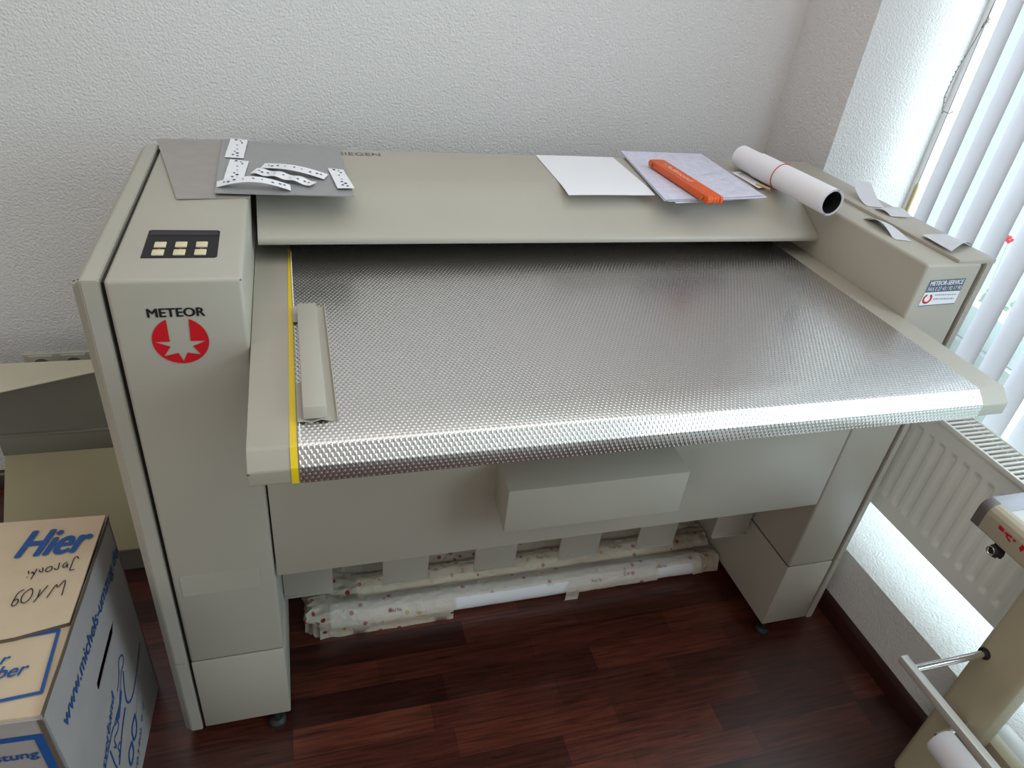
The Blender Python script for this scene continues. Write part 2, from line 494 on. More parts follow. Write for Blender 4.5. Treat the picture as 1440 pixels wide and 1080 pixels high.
def side_panel(xa, xb, out):
    # slab with a chamfered outer front and top edge; out = -1 left, +1 right
    ch = 0.013
    for name, z0, z1 in (('side_panel', ZS + .0015, 1.0), ('side_panel_foot', -.006, ZS - .0005)):
        top = name == 'side_panel'
        b = bmesh.new()
        bmesh.ops.create_cube(b, size=1)
        for v in b.verts:
            v.co = Vector(((xa + xb) / 2 + v.co.x * (xb - xa), DEP / 2 + .002 + v.co.y * (DEP + .004), (z0 + z1) / 2 + v.co.z * (z1 - z0)))
        es = []
        for e in b.edges:
            mx_ = (e.verts[0].co + e.verts[1].co) / 2
            outer = abs(mx_.x - (xa if out < 0 else xb)) < 1e-6
            if outer and (mx_.y < .01 or (top and mx_.z > .99) or mx_.y > DEP - .01): es.append(e)
        bmesh.ops.bevel(b, geom=es, offset=ch, segments=1, affect='EDGES')
        bmesh.ops.bevel(b, geom=[e for e in b.edges if e.is_manifold and e.calc_face_angle(0) > .3], offset=.0015, segments=2, affect='EDGES')
        m = MB(); m.merge(b)
        m.build(name, PAINT, mach)
    MB().box(min(xb, xa) - .006 if out > 0 else xb, xa if out > 0 else xb + .006, .012, DEP, .0, .992).build('gap_shade_filler', DARK, mach)  # added dark filler strip; the gap's shade is in its colour


side_panel(-.0395, -.0055, -1)
side_panel(1.4600, 1.4885, 1)


def column(xa, xb):
    c = MB().box(xa, xb, 0, DEP, ZS + .0012, 1.0, .006, 3).build('column', PAINT, mach)
    MB().box(xa, xb, 0, DEP, 0, ZS - .0012, .003, 2).build('column_foot', PAINT, mach)
    MB().box(xa + .003, xb - .003, .004, DEP - .004, ZS - .003, ZS + .003).build('seam', DARK, mach)
    return c


colL = column(0, x2)
colR = column(x3, x4)
for (fx, fy) in ((.137, .0125), (.132, .56), (x3 + .022, .0135), (x3 + .03, .56), (.03, .56), (1.42, .56), (.03, .06), (1.42, .06)):
    m = MB()
    m.tube([(fx, fy, -FZ), (fx, fy, -FZ + .010), (fx, fy, -FZ + .017)], [.0185, .0185, .012], 20)
    m.tube([(fx, fy, -FZ + .016), (fx, fy, .004)], .006, 10)
    m.build('foot', DARK, mach)

# beam (top cover with sloping front)
prof = [(.2865, .9262), (.2845, .9300), (.2852, .9345), (.2885, .9388), (.294, .9425), (.314, .9515), (.345, .9672), (.376, .9835),
        (.392, .9915), (.405, .9962), (.418, .9988), (.432, 1.0), (.61, 1.0), (.61, .90), (.53, .90), (.52, .9262)]
MB().prism([(.1765, y, z) for y, z in prof], (x3 - .001 - .1765, 0, 0)).build('top_cover', PAINT, mach, smooth=50)
MB().box(.17, x3, .53, .60, .22, .93).build('back_panel', PAINTDK, mach)
MB().tube([(.18, .42, .912), (x3 - .01, .42, .912)], .012, 16).build('feed_roller', DARK, mach)
# lettering on the cover (its beginning hidden below the plates)
MB().text('SIEGEN', (.333, .5705, 1.0), (1, 0.0, 0), (0, 1, 0), .0855, .020).build('lettering', GREYTXT, mach, smooth=0)
# little dark spots
# front panel
MB().box(.1693, 1.3198, -.0005, .018, .4178, .868, .0015).build('front_panel', PAINT, mach)
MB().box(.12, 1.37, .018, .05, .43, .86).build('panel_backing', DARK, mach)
# hood under the table
b = MB().prism([(.5569, .0005, .5507), (.5569, -.0774, .536), (.5569, -.0774, .633), (.5569, .0005, .640)], (.3447, 0, 0), .0012)
b.build('hood', PAINT, mach)
# roll brackets under the front panel
for xa, xb in ((.1685, .2685), (.374, .474), (.579, .677), (.783, .884), (.985, .1085 + .978), (1.195, 1.297)):
    m = MB().box(xa, xb, .14, .1435, .195, .47, .001)
    m.box(xa, xb, .1345, .1435, .1935, .1955, .0006)
    m.build('bracket', PAINTDK if False else PAINT, mach)

# deck
dk = [(.50, .8924), (-.2285, .8924), (-.2335, .8905), (-.2505, .8735), (-.2514, .871), (-.2514, .8525), (-.2500, .8512), (-.2290, .8512), (-.2200, .860), (.50, .860)]
MB().prism([(x2 + .0008, y, z) for y, z in dk], (x3 - x2 - .0016, 0, 0), .0012).build('feed_table', PAINT, mach)


def apron(off):
    return [(.47, .8924 + off), (-.2287, .8924 + off), (-.2340, .8907 + off), (-.2510 - off * .5, .8737 + off * .8), (-.2514 - off, .8712), (-.2514 - off, .8516)]


def apron_sheet(x0a, x1a, x0b, x1b, off, name, material, yback=.47, thick=.0012):
    pr = apron(off); pr[0] = (yback, pr[0][1])
    # resample
    pts = [pr[0]]
    for a, c in zip(pr, pr[1:]):
        n = max(1, int(math.dist(a, c) / .05))
        for k in range(1, n + 1): pts.append((a[0] + (c[0] - a[0]) * k / n, a[1] + (c[1] - a[1]) * k / n))
    arc = [0]
    for a, c in zip(pts, pts[1:]): arc.append(arc[-1] + math.dist(a, c))
    bm_ = bmesh.new(); uvl = bm_.loops.layers.uv.new('UVMap'); rows = []
    for i, (y, z) in enumerate(pts):
        t = (yback - max(y, -.25)) / (yback + .25)
        xa, xb = x0a + (x0b - x0a) * t, x1a + (x1b - x1a) * t
        rows.append([bm_.verts.new((xa + (xb - xa) * k / 8, y, z)) for k in range(9)])
    vi = {}
    for i, r in enumerate(rows):
        for v in r: vi[v] = (v.co.x * S, arc[i] * S)
    for i in range(len(rows) - 1):
        for k in range(8):
            f = bm_.faces.new((rows[i][k], rows[i + 1][k], rows[i + 1][k + 1], rows[i][k + 1]))
            for lp in f.loops: lp[uvl].uv = vi[lp.vert]
    bmesh.ops.recalc_face_normals(bm_, faces=bm_.faces[:])
    m = MB(); m.bm.loops.layers.uv.new('UVMap')
    m.merge(bm_)
    return m.build(name, material, mach, smooth=25)


apron_sheet(.2285, 1.2672, .2262, 1.2672, .0014, 'embossed_steel_sheet', EMBOSS)
tp = apron_sheet(.2235, .2278, .2162, .2245, .0008, 'yellow_tape', YELLOW, yback=.345)
for ya, yb in ((.099, .330), (-.226, -.192)):
    MB().box(.2278, .2292, ya, yb, .8925, .8950).build('white_edge_strip', WHITEP, mach)

# sliding side guide on the table
cs = [(.2360, .8968), (.2420, .8948), (.2480, .8962), (.2550, .8988), (.2620, .8968), (.2680, .8950), (.2720, .8958), (.2742, .8982), (.2748, .9000)]
g = MB()
g.grid(lambda u, v: Vector((cs[round(u * 8)][0] - .0005 * (1 - v), -.191 + v * .303, cs[round(u * 8)][1])), 8, 1, .0012)
g.box(.2266, .2362, -.191, -.105, .8960, .8973).box(.2266, .2362, .062, .112, .8960, .8973)
guide = g.build('side_guide', PAINT, mach)
MB().prism([(.2335, -.190, .8985), (.2335, -.184, .914), (.2335, .090, .914), (.2335, .090, .8985)], (.0285, 0, 0), .0014).build('guide_block', PAINT, guide)

MB().box(1.3960, 1.4850, .004, DEP - .004, .997, 1.0065, .0022, 2).build('top_ledge', PAINT, mach)

# control panel
cp = MB().prism([(.0335, .166, .9995), (.0375, .1685, .9995), (.1275, .1665, .9995), (.1305, .163, .9995), (.1315, .071, .9995), (.1285, .0675, .9995), (.0345, .0685, .9995)], (0, 0, .0013)).build('control_panel', PANEL, mach)
MB().prism([(.0372, .163, 1.0008), (.1275, .161, 1.0008), (.1278, .146, 1.0008), (.0368, .147, 1.0008)], (0, 0, .0008)).build('display_strip', PANEL2, cp)
for bx in (.0548, .0820, .1092):
    for by in (.1100, .0830):
        MB().box(bx - .0078, bx + .0078, by - .0088, by + .0088, 1.0006, 1.0034, .0012).build('button', KEY, cp)
    MB().box(bx - .0015, bx + .0015, .0958, .0980, 1.0006, 1.0016).build('indicator_lamp', RED, cp)
MB().prism([(.0125, -.0002, .400), (.0125, -.0002, .445), (.0150, -.0002, .448), (.1390, -.0002, .444), (.1418, -.0002, .441), (.1412, -.0002, .400), (.1390, -.0002, .397), (.0150, -.0002, .397)],
           (0, -.0010, 0)).build('blank_plate', PAINT, mach)

# name and emblem on the left column
fr = (0, -1, 0)
MB().text('METEOR', (.0440, -.0002, .9458), (1, 0, 0), (0, 0, 1), .0705, .0130, bold=.00065).build('lettering', BLACK, mach, smooth=0)
emb = MB()
cx, cz, rx_, rz_ = .0790, .9085, .0357, .0362
star = [(.0658, .9399), (.0651, .9077), (.0459, .9081), (.0649, .9001), (.0550, .8851), (.0734, .8894), (.0785, .8754), (.0848, .8892), (.1022, .8853), (.0932, .8993), (.1108, .9069), (.0915, .9075), (.0920, .9392)]
a0 = math.atan2((star[-1][1] - cz) / rz_, (star[-1][0] - cx) / rx_); a1 = math.atan2((star[0][1] - cz) / rz_, (star[0][0] - cx) / rx_)
outline = []
N = 60
span = (a0 + 2 * math.pi) - a1          # from the stem's left corner round the bottom to its right corner
for k in range(N + 1):
    a = a1 + span * k / N
    outline.append((cx + rx_ * math.cos(a), cz + rz_ * math.sin(a)))
outline += [p for p in star[::-1][1:-1]]
emb.poly([(x, -.0002, z) for x, z in outline], fr, .0006)
emb.build('star_emblem', RED, mach, smooth=0)

# service sticker on the right column
st = MB().poly([(1.3435, -.0002, .917), (1.4275, -.0002, .920), (1.4262, -.0002, .972), (1.3452, -.0002, .969)], fr, .0004).build('service_sticker', WHITEP, mach, smooth=0)
STB = mat('sticker_blue', (0.07, 0.10, 0.15, 1), 0.5, bump=0.02)
MB().poly([(1.3448, -.0002, .9445), (1.4268, -.0002, .9465), (1.4262, -.0002, .972), (1.3452, -.0002, .969)], fr, .0007).build('sticker_field', STB, st, smooth=0)
MB().text('METEOR-SERVICE', (1.3478, -.0002, .9585), (1, 0, .03), (0, 0, 1), .0755, .0088, .001, bold=.0003).text('FAX 0 27 43 / 92 17 90', (1.3478, -.0002, .9472), (1, 0, .03), (0, 0, 1), .0765, .0078, .001).build('sticker_lettering', WHITEP, st, smooth=0)
ring = MB()
ring.ribbon([(1.3565 + .0085 * math.cos(math.radians(t)), -.0002, .9315 + .0085 * math.sin(math.radians(t))) for t in range(115, 426, 10)], .0042, fr, .0008)
ring.build('sticker_emblem', RED, st, smooth=0)
m = MB()
for zz in (.9375, .9290):
    xx = 1.371
    while xx < 1.4195:
        ww = random.uniform(.0018, .0050)
        m.poly([(xx, -.0002, zz), (xx + ww, -.0002, zz), (xx + ww, -.0002, zz + .0030), (xx, -.0002, zz + .0030)], fr, .0008); xx += ww + .0016
m.build('sticker_small_print', mat('sticker_grey', (0.35, 0.36, 0.42, 1), .5, bump=.02), st, smooth=0)['kind'] = 'stuff'
MB().poly([(1.3435, -.0002, .9160), (1.4275, -.0002, .9190), (1.4275, -.0002, .9205), (1.3435, -.0002, .9175)], fr, .0007).build('sticker_line', STB, st, smooth=0)

# chipped paint on exposed corners
m = MB()
random.seed(11)
for (x, y, z, r) in ((-.0330, .004, .9990, .0016), (-.0290, .006, .9998, .0013), (-.0200, .003, .9992, .0012), (-.0110, .004, .9990, .0012), (.1642, .0020, .9968, .0016), (.1688, -.2509, .8700, .0022)):
    m.ball((x, y, z), r, 1, .6, (1, 1, .5))
m.build('paint_chip', mat('bare_metal_chip', (.05, .045, .04, 1), .7, bump=.1), mach)['kind'] = 'stuff'

# ================================================================== ON TOP OF THE MACHINE


def plate(name, c, z, th, material, label, group, tilt=0.0):
    # c: back-left, back-right, front-right, front-left
    m = MB()

    def f(u, v):
        p = (Vector(c[0]) * (1 - u) + Vector(c[1]) * u) * (1 - v) + (Vector(c[3]) * (1 - u) + Vector(c[2]) * u) * v
        return Vector((p.x, p.y, z + tilt * v * (1 - u) + .0012 * math.sin(3 * v + u)))
    m.grid(f, 8, 8, th)
    return tag(m.build(name, material), label, 'metal plate', group)


plate('metal_plate', [(-.0123, .6354), (.1315, .6452), (.1698, .3093), (.0572, .2967)], 1.0030, .0018, SHEET_W, 'brownish-grey metal plate underneath, lying across the left column top', 'metal plates on the machine')
plate('metal_plate', [(.1098, .6359), (.3355, .6055), (.3412, .3122), (.1145, .3128)], 1.0062, .0018, SHEET_C, 'neutral grey metal plate on top, carrying the white paper strips', 'metal plates on the machine', .002)


def strip(c, arch, axis, wav, label, dots):
    """white paper strip with printed dots; c as for plate, arch lifts the middle along the given side"""
    m = MB(); z0 = 1.0098
    nrm = []

    def f(u, v, lift=0.0):
        p = (Vector(c[0]) * (1 - u) + Vector(c[1]) * u) * (1 - v) + (Vector(c[3]) * (1 - u) + Vector(c[2]) * u) * v
        k = u if axis == 'u' else v
        z = z0 + arch * math.sin(math.pi * k) + wav * (1 + math.sin(k * 19)) * .5
        return Vector((p.x, p.y, z + lift))
    m.grid(f, 24, 24, .0005)
    o = m.build('paper_strip', WHITEP)
    tag(o, label, 'paper strip', 'paper strips on the grey plate')
    d = MB()
    for (u, v, r) in dots:
        bm_ = bmesh.new()
        su = (Vector(c[1]) - Vector(c[0])).length; sv = (Vector(c[3]) - Vector(c[0])).length
        ring_ = [bm_.verts.new(f(u + r * math.cos(t * math.pi / 4) / su, v + r * math.sin(t * math.pi / 4) / sv, .0009)) for t in range(8)]
        bm_.faces.new(ring_)
        d.merge(bm_)
    d.build('printed_dots', BLACK, o, smooth=0)['kind'] = 'stuff'
    return o


DV = [(.35, .08, .0030), (.62, .12, .0020), (.72, .2, .0022), (.5, .36, .0020), (.55, .55, .0016), (.45, .7, .0022), (.62, .78, .0030), (.4, .86, .0025), (.66, .9, .0025)]
DU = [(.10, .5, .0020), (.16, .6, .0027), (.24, .45, .0026), (.36, .5, .0016), (.5, .42, .0022), (.62, .5, .0016), (.76, .6, .0025), (.86, .5, .0026), (.92, .45, .0022)]
strip([(.1258, .6303), (.1585, .6225), (.1539, .4996), (.1205, .5038)], 0, 'v', .0008, 'straight white paper strip at the back left corner of the grey plate', DV)
strip([(.1310, .4915), (.1641, .4823), (.1577, .3744), (.1253, .3709)], .001, 'v', .0006, 'straight white paper strip in front of the back corner strip', DV)
strip([(.1152, .3645), (.2352, .3521), (.2360, .3237), (.1162, .3352)], .012, 'u', 0, 'arched white paper strip along the front edge of the grey plate', DU)
strip([(.1924, .4727), (.3035, .4148), (.2944, .3865), (.1847, .4448)], .006, 'u', 0, 'rear one of the two slanting strips in the plate middle, smooth and arched', DU)
strip([(.1786, .4376), (.2809, .3658), (.2681, .3459), (.1681, .4070)], .003, 'u', .0030, 'wavy crumpled paper strip in front of the smooth slanting one', DU)
strip([(.3048, .4516), (.3328, .4437), (.3446, .3401), (.3149, .3388)], 0, 'v', .0004, 'white paper strip hanging over the right end of the grey plate', DV)

BY = [p[0] for p in prof[3:12]] + [.60]
BZ = [p[1] for p in prof[3:12]] + [1.0]


def beam_z(y):
    if y >= BY[-1]: return 1.0
    if y <= BY[0]: return BZ[0]
    for a, b_, za, zb_ in zip(BY, BY[1:], BZ, BZ[1:]):
        if a <= y <= b_: return za + (zb_ - za) * (y - a) / (b_ - a)


def lerp4(c, u, v):
    return (Vector(c[0]) * (1 - u) + Vector(c[1]) * u) * (1 - v) + (Vector(c[3]) * (1 - u) + Vector(c[2]) * u) * v


pc = [(.7677, .6070), (.9585, .6100), (.9500, .3594), (.7579, .3523)]
m = MB()


def fp(u, v):
    p = lerp4(pc, u, v)
    z = 1.0014 - .0030 * max(0, (v - .75) * 4) ** 2 + .0004 * math.sin(5 * u)
    return Vector((p.x, p.y, z))


m.grid(fp, 10, 24, .0006)
tag(m.build('paper_sheet', WHITEP), 'blank white sheet lying alone on the machine cover', 'paper')

stacks = [
    ([(1.012, .600), (1.205, .600), (1.1905, .3400), (.9700, .3060)], 1.0014, 'lowest sheet of the paper pile under the orange rule', PAPERLILAC),
    ([(.992, .560), (1.195, .580), (1.178, .335), (.9560, .3110)], 1.0030, 'second sheet from below in the pile under the orange rule', WHITEP),
    ([(.9900, .640), (1.2050, .6300), (1.1960, .3300), (.9450, .3100)], 1.0048, 'second sheet from above in the pile under the orange rule', PAPERLILAC),
    ([(.9919, .645), (1.2076, .6420), (1.1891, .3378), (.9474, .3105)], 1.0066, 'uppermost sheet of the pile, lying directly under the orange rule', PAPERLILAC),
]
for k, (c, z, lab, mt) in enumerate(stacks):
    m = MB()
    m.grid(lambda u, v, c=c, z=z, k=k: Vector((lerp4(c, u, v).x, lerp4(c, u, v).y, z + .0018 * max(0, (u - .75) * 4) * (k > 1) * v - (.0008 * (1 - u) * v))), 10, 10, .0007)
    so = m.build('drawing_sheet', mt)
    tag(so, lab, 'paper', 'drawing sheets under the folding rule')
    if k == 3:
        d = MB()
        random.seed(3)
        for q in range(26):
            u0, v0 = random.uniform(.08, .85), random.uniform(.06, .92)
            if .18 < u0 < .45 and v0 > .25: continue
            p = lerp4(c, u0, v0); q2 = lerp4(c, u0 + random.uniform(.03, .12), v0 + random.uniform(-.03, .03))
            pp = [Vector((p.x, p.y, z)), Vector(((p.x + q2.x) / 2, (p.y + q2.y) / 2 + random.uniform(-.004, .004), z)), Vector((q2.x, q2.y, z))]
            d.ribbon(pp, .0012, (0, 0, 1), .0030)
        d.build('pencil_marks', mat('pencil', (.34, .34, .46, 1), .6, bump=.02), so, smooth=0)['kind'] = 'stuff'

# folding rule: five stacked blades with rounded ends
rl = thing('folding_rule', (1.035, .40, 1.0085), 'closed orange folding rule lying on the pile of paper', 'folding rule')
A = Vector((1.0255, .528, 0)); B = Vector((1.0385, .277, 0))
ax = (B - A).normalized(); pr_ = Vector((-ax.y, ax.x, 0)); Lr = (B - A).length
for k in range(5):
    m = MB(); off = (k - 2) * .0072
    z0, z1 = 1.0092, 1.0236
    pts = []
    for (s_, zz) in ((0, z0 + .004), (.004, z0), (Lr - .004, z0), (Lr, z0 + .004), (Lr, z1 - .004), (Lr - .004, z1), (.004, z1), (0, z1 - .004)):
        p = A + ax * (s_ + (.0015 if k in (0, 4) else 0)) + pr_ * (off - .0034)
        pts.append(Vector((p.x, p.y, zz)))
    m.prism(pts, pr_ * .0066, .0006)
    bl = m.build('blade', ORANGE, rl)
    if k == 4:
        pass
for s_ in (.018, Lr - .018):
    p = A + ax * s_
    MB().tube([p + pr_ * .0212 + Vector((0, 0, 1.0164)), p - pr_ * .0212 + Vector((0, 0, 1.0164))], .0035, 12).build('rivet', BRASS, rl)
p = A + ax * .16 + pr_ * (-.008) + Vector((0, 0, 1.0236))
MB().text('Adlmond', A + ax * .052 + pr_ * (-.0065) + Vector((0, 0, 1.0237)), ax, pr_, .105, .0135, .0004, bold=.0009).build('blade_lettering', mat('peach_print', (.80, .45, .33, 1), .5, bump=.02), rl, smooth=0)
MB().poly([A + ax * .034 + pr_ * .006 + Vector((0, 0, 1.0237)), A + ax * .046 + pr_ * .004 + Vector((0, 0, 1.0237)), A + ax * .040 + pr_ * (-.006) + Vector((0, 0, 1.0237))], (0, 0, 1), .0004).build('blade_mark', mat('leaf_green_print', (.40, .45, .08, 1), .5, bump=.02), rl, smooth=0)

# slip of paper with a matchstick
c = [(1.2205, .5150), (1.2500, .5250), (1.2480, .4120), (1.2205, .4000)]
m = MB().grid(lambda u, v: Vector((lerp4(c, u, v).x, lerp4(c, u, v).y, 1.0012 + .002 * v * (1 - u))), 4, 6, .0005)
so = m.build('paper_slip', WHITEP)
tag(so, 'small printed paper slip between the paper pile and the white roll', 'paper')
d = MB()
for q in range(5): d.ribbon([(1.230, .50 - q * .012, 1.002), (1.240, .502 - q * .012, 1.002), (1.245, .498 - q * .012, 1.002)], .004 if q == 0 else .0012, (0, 0, 1), .002)
d.build('slip_print', GREYTXT, so, smooth=0)
m = MB().tube([(1.2300, .4250, 1.0048), (1.2420, .3890, 1.0045)], .0026, 8)
tag(m.build('wooden_stick', mat('pale_wood', (.58, .42, .16, 1), .6, bump=.1, bscale=300)), 'short yellow wooden stick lying on the end of the paper slip', 'stick')

# paper roll with a red rubber band
r0 = .0268
P0 = Vector((1.2570, .5480, 1.0 + r0 + .002)); P1 = Vector((1.2815, .2370, 1.0 + r0 + .002))
pr = thing('paper_roll', (P0 + P1) / 2 - Vector((0, 0, r0)), 'rolled white paper tube lying across the right end of the cover', 'paper roll')
ax = (P1 - P0).normalized(); sd = ax.cross(Vector((0, 0, 1))).normalized(); up = sd.cross(ax)


def spiral(turns, ra, rb, l0, l1, n=90):
    def f(u, v):
        t = u * turns * 2 * math.pi + 1.9; r = ra + (rb - ra) * u
        q = P0 + ax * (l0 + (l1 - l0) * v)
        return q + sd * (r * math.cos(t)) + up * (r * math.sin(t))
    return MB().grid(f, n, 4, .0005)


LL = (P1 - P0).length
spiral(2.2, r0 - .0035, r0 - .0008, 0, LL).build('inner_roll', WHITEP, pr, smooth=60)
MB().tube([P0 + ax * .030, P0 + ax * .032], r0 - .004, 24).build('bore_shade_disc', DARK, pr)  # added black disc closing the far end to darken the bore
spiral(1.0, r0 - .0040, r0 - .0040, .032, LL - .0012).build('bore_shade_lining', DARK, pr, smooth=60)  # added black lining; shade inside the tube is put into its colour
spiral(1.25, r0 - .0004, r0 + .0012, .068, LL, 70).build('outer_sheet', WHITEP, pr, smooth=60)
m = MB()
m.tube([P0 + ax * .150 + sd * ((r0 + .0018) * math.cos(t * math.pi / 16)) + up * ((r0 + .0018) * math.sin(t * math.pi / 16)) for t in range(33)], .0010, 6, cap=False)
m.build('rubber_band', RBAND, pr)


SCRAPP = mat('thin_grey_paper', (0.60, 0.60, 0.65, 1), 0.6, bump=0.05, bscale=200)


def scrap(c, zf, label, zb=1.0077):
    m = MB().grid(lambda u, v: Vector((lerp4(c, u, v).x, lerp4(c, u, v).y, zb + zf(u, v))), 12, 12, .0004)
    tag(m.build('paper_scrap', SCRAPP), label, 'paper scrap', 'paper scraps on the right side panel')


scrap([(1.432, .3700), (1.478, .3600), (1.452, .2700), (1.412, .2800)], lambda u, v: .030 * (1 - v) ** 2 * (1 - .2 * u), 'paper scrap with its back end curled up, rearmost on the right side panel')
scrap([(1.418, .2650), (1.470, .2650), (1.462, .2050), (1.424, .2200)], lambda u, v: .006 * math.sin(math.pi * v) + .004 * u, 'flat torn scrap just in front of the curled rear one')
scrap([(1.362, .2250), (1.392, .2200), (1.378, .1050), (1.348, .1150)], lambda u, v: .013 * math.sin(math.pi * min(1, v * 1.1)) * (1 - .6 * u), 'arched narrow scrap on the inner edge of the right column', 1.0012)
scrap([(1.402, .1100), (1.478, .1250), (1.488, .0650), (1.398, .0300)], lambda u, v: .012 * math.sin(math.pi * u) * v + .005 * (1 - u), 'crumpled scrap nearest the front of the right column')

# ================================================================== ROLLS UNDER THE MACHINE


def lumpy_roll(x0, x1, y, z, r, name, material, label, bump=.0015):
    def f(u, v):
        x = x0 + (x1 - x0) * u; a = v * 2 * math.pi
        k = r + bump * noise.noise(Vector((x * 14, math.cos(a) * 1.5, math.sin(a) * 1.5)))
        return Vector((x, y + k * math.cos(a), z + k * math.sin(a)))
    m = MB().grid(f, 60, 24)
    for xe, fl in ((x0, -1), (x1, 1)):
        m.tube([(xe, y, z), (xe + fl * .001, y, z)], [r * .98, r * .7], 20)
    return tag(m.build(name, material, smooth=60), label, 'roll')


lumpy_roll(.262, 1.262, .240, -.0125, .0315, 'film_roll', WHITEP, 'front white roll inside the plastic bag under the machine')
cr = lumpy_roll(.330, 1.205, .308, -.008, .0345, 'film_roll', CREAMROLL, 'middle cream roll with coloured dots in the bag under the machine')
lumpy_roll(.250, 1.285, .378, -.012, .0310, 'film_roll', BROWNROLL, 'rearmost brownish roll in the bag under the machine', .003)
fpf = [(.2010, -.0445), (.2020, -.020), (.2050, .0000), (.2180, .0180), (.2380, .0230), (.2580, .0170), (.2680, .0120), (.2800, .0220), (.3040, .0285), (.3260, .0220), (.3370, .0160), (.3500, .0190), (.3720, .0230),
       (.3980, .0420), (.4180, .0900), (.4380, .1500), (.4550, .2200)]


def film_pt(u, v):
    x = .236 + (1.312 - .236) * u
    s_ = v * (len(fpf) - 1); i = min(int(s_), len(fpf) - 2); t = s_ - i
    y = fpf[i][0] + (fpf[i + 1][0] - fpf[i][0]) * t; z = fpf[i][1] + (fpf[i + 1][1] - fpf[i][1]) * t
    e = max(0, 1 - u / .10); e2 = max(0, (u - .93) / .07)
    # crumpled open ends flare and rise
    n1 = noise.noise(Vector((x * 22, v * 9, 1.7))); n2 = noise.noise(Vector((x * 60, v * 23, 5.1)))
    k = .0025 + .010 * e + .006 * e2
    x += -.030 * e * e * (v > .1) * (.6 + n2) + .012 * n1 * (e + e2)
    y += k * n1 * .8
    z += abs(k * (n1 + .6 * n2)) + .022 * e * math.sin(math.pi * v) * (1 + .5 * n1)
    if v < .04: z = -.0445
    return Vector((x, y, max(z, -.0447)))


def film_keep(u, v):
    x = .236 + 1.076 * u; j = .012 * noise.noise(Vector((x * 25, v * 11, .3)))
    if v < .17 + j and (.560 < x + j * 2 < .860 or 1.125 < x < 1.235): return False
    if v < .06 and x > .9 + j: return False
    return True


m = MB().grid(film_pt, 150, 64, 0, film_keep)
# gathered left end
m.grid(lambda u, v: Vector((.236 - .035 * u - .01 * noise.noise(Vector((v * 9, u * 5, 2))), .203 + (.40 - .203) * v + .05 * u * (.5 - v), max(-.0447, -.044 + .075 * math.sin(math.pi * v) * (1 - .55 * u) + .016 * noise.noise(Vector((v * 14, u * 9, 8)))))), 8, 24)
bag = m.build('plastic_bag', FILM, smooth=0)
for p in bag.data.polygons: p.use_smooth = True
tag(bag, 'clear crinkled plastic bag with coloured dots around the rolls under the machine', 'plastic bag')

a = math.radians(112)
for xx, s_, tilt in ((.66, 'Pred Tet', 0), (.80, 'Pred Tet', 0), (1.01, 'Pred Tet', 0), (.51, 'Pred Tet', 1), (.60, 'Pred Tet', 1), (.90, 'Pred Tet', 1)):
    n_ = Vector((0, math.cos(a), math.sin(a))); t_ = Vector((0, math.sin(a) * -1 * -1, -math.cos(a) * 1))
    t_ = Vector((0, math.sin(a), -math.cos(a)))
    base = Vector((xx, .308, -.008)) + n_ * .0415
    d = MB()
    if tilt: d.text(s_, base - t_ * .012, t_, Vector((-1, 0, 0)), .026, .008, .0008)
    else: d.text(s_, base - t_ * .004, (1, 0, 0), t_, .036, .009, .0008)
    d.build('print', GREYTXT, bag, smooth=0)

a = math.radians(140)
for xx, zz, s_, tilt in ((.40, .004, 'Pred Tet', 0), (.47, -.006, 'Pred Tet', 1), (.93, .002, 'Pred Tet', 0), (1.03, .006, 'Pred Tet', 1), (1.12, .012, 'Pred Tet', 0)):
    t_ = Vector((0, math.sin(a), -math.cos(a)))
    base = Vector((xx, .2065 + (zz + .006) * .45, zz))
    d = MB()
    if tilt: d.text(s_, base, t_, Vector((-1, 0, 0)), .022, .007, .0045)
    else: d.text(s_, base, (1, 0, 0), t_, .030, .008, .0045)
    d.build('print', GREYTXT, bag, smooth=0)

# ================================================================== LEFT: LOW CABINET, MOVING BOX, SOCKET
cab = thing('low_cabinet', (-.30, .60, -FZ), 'low beige metal cabinet with sloping front beside the machine', 'cabinet')
MB().prism([(-.60, .700, .4585), (-.0600, .700, .4585), (-.0600, .712, .4585), (-.60, .712, .4585)], (0, 0, -.003)).build('top_rim', CREAM, cab)
MB().prism([(-.66, .705, .4565), (-.205, .705, .4565), (-.230, .6545, .4565), (-.398, .5920, .4565), (-.66, .495, .4565)], (0, 0, .0028), .0008).build('lid', CREAM, cab)
MB().box(-.480, -.06, .700, .716, .262, .4560).build('rear_panel', PAINTDK, cab)
MB().box(-.484, -.06, .690, .700, .262, .267, .001).build('ledge', PAINTDK, cab)
MB().box(-.484, -.06, .692, .700, .206, .262, .001).build('front_lip', PAINTDK, cab)
MB().prism([(-.4815, .692, .206), (-.4815, .503, .027), (-.4815, .503, .020), (-.4815, .70, .190), (-.4815, .70, .206)], (.42, 0, 0), .001).build('sloping_front', PAINT2, cab)
MB().box(-.478, -.06, .505, .515, -FZ, .022).build('plinth', PAINTDK, cab)
MB().box(-.478, -.07, .520, .70, -FZ, .03).build('base', DARK, cab)

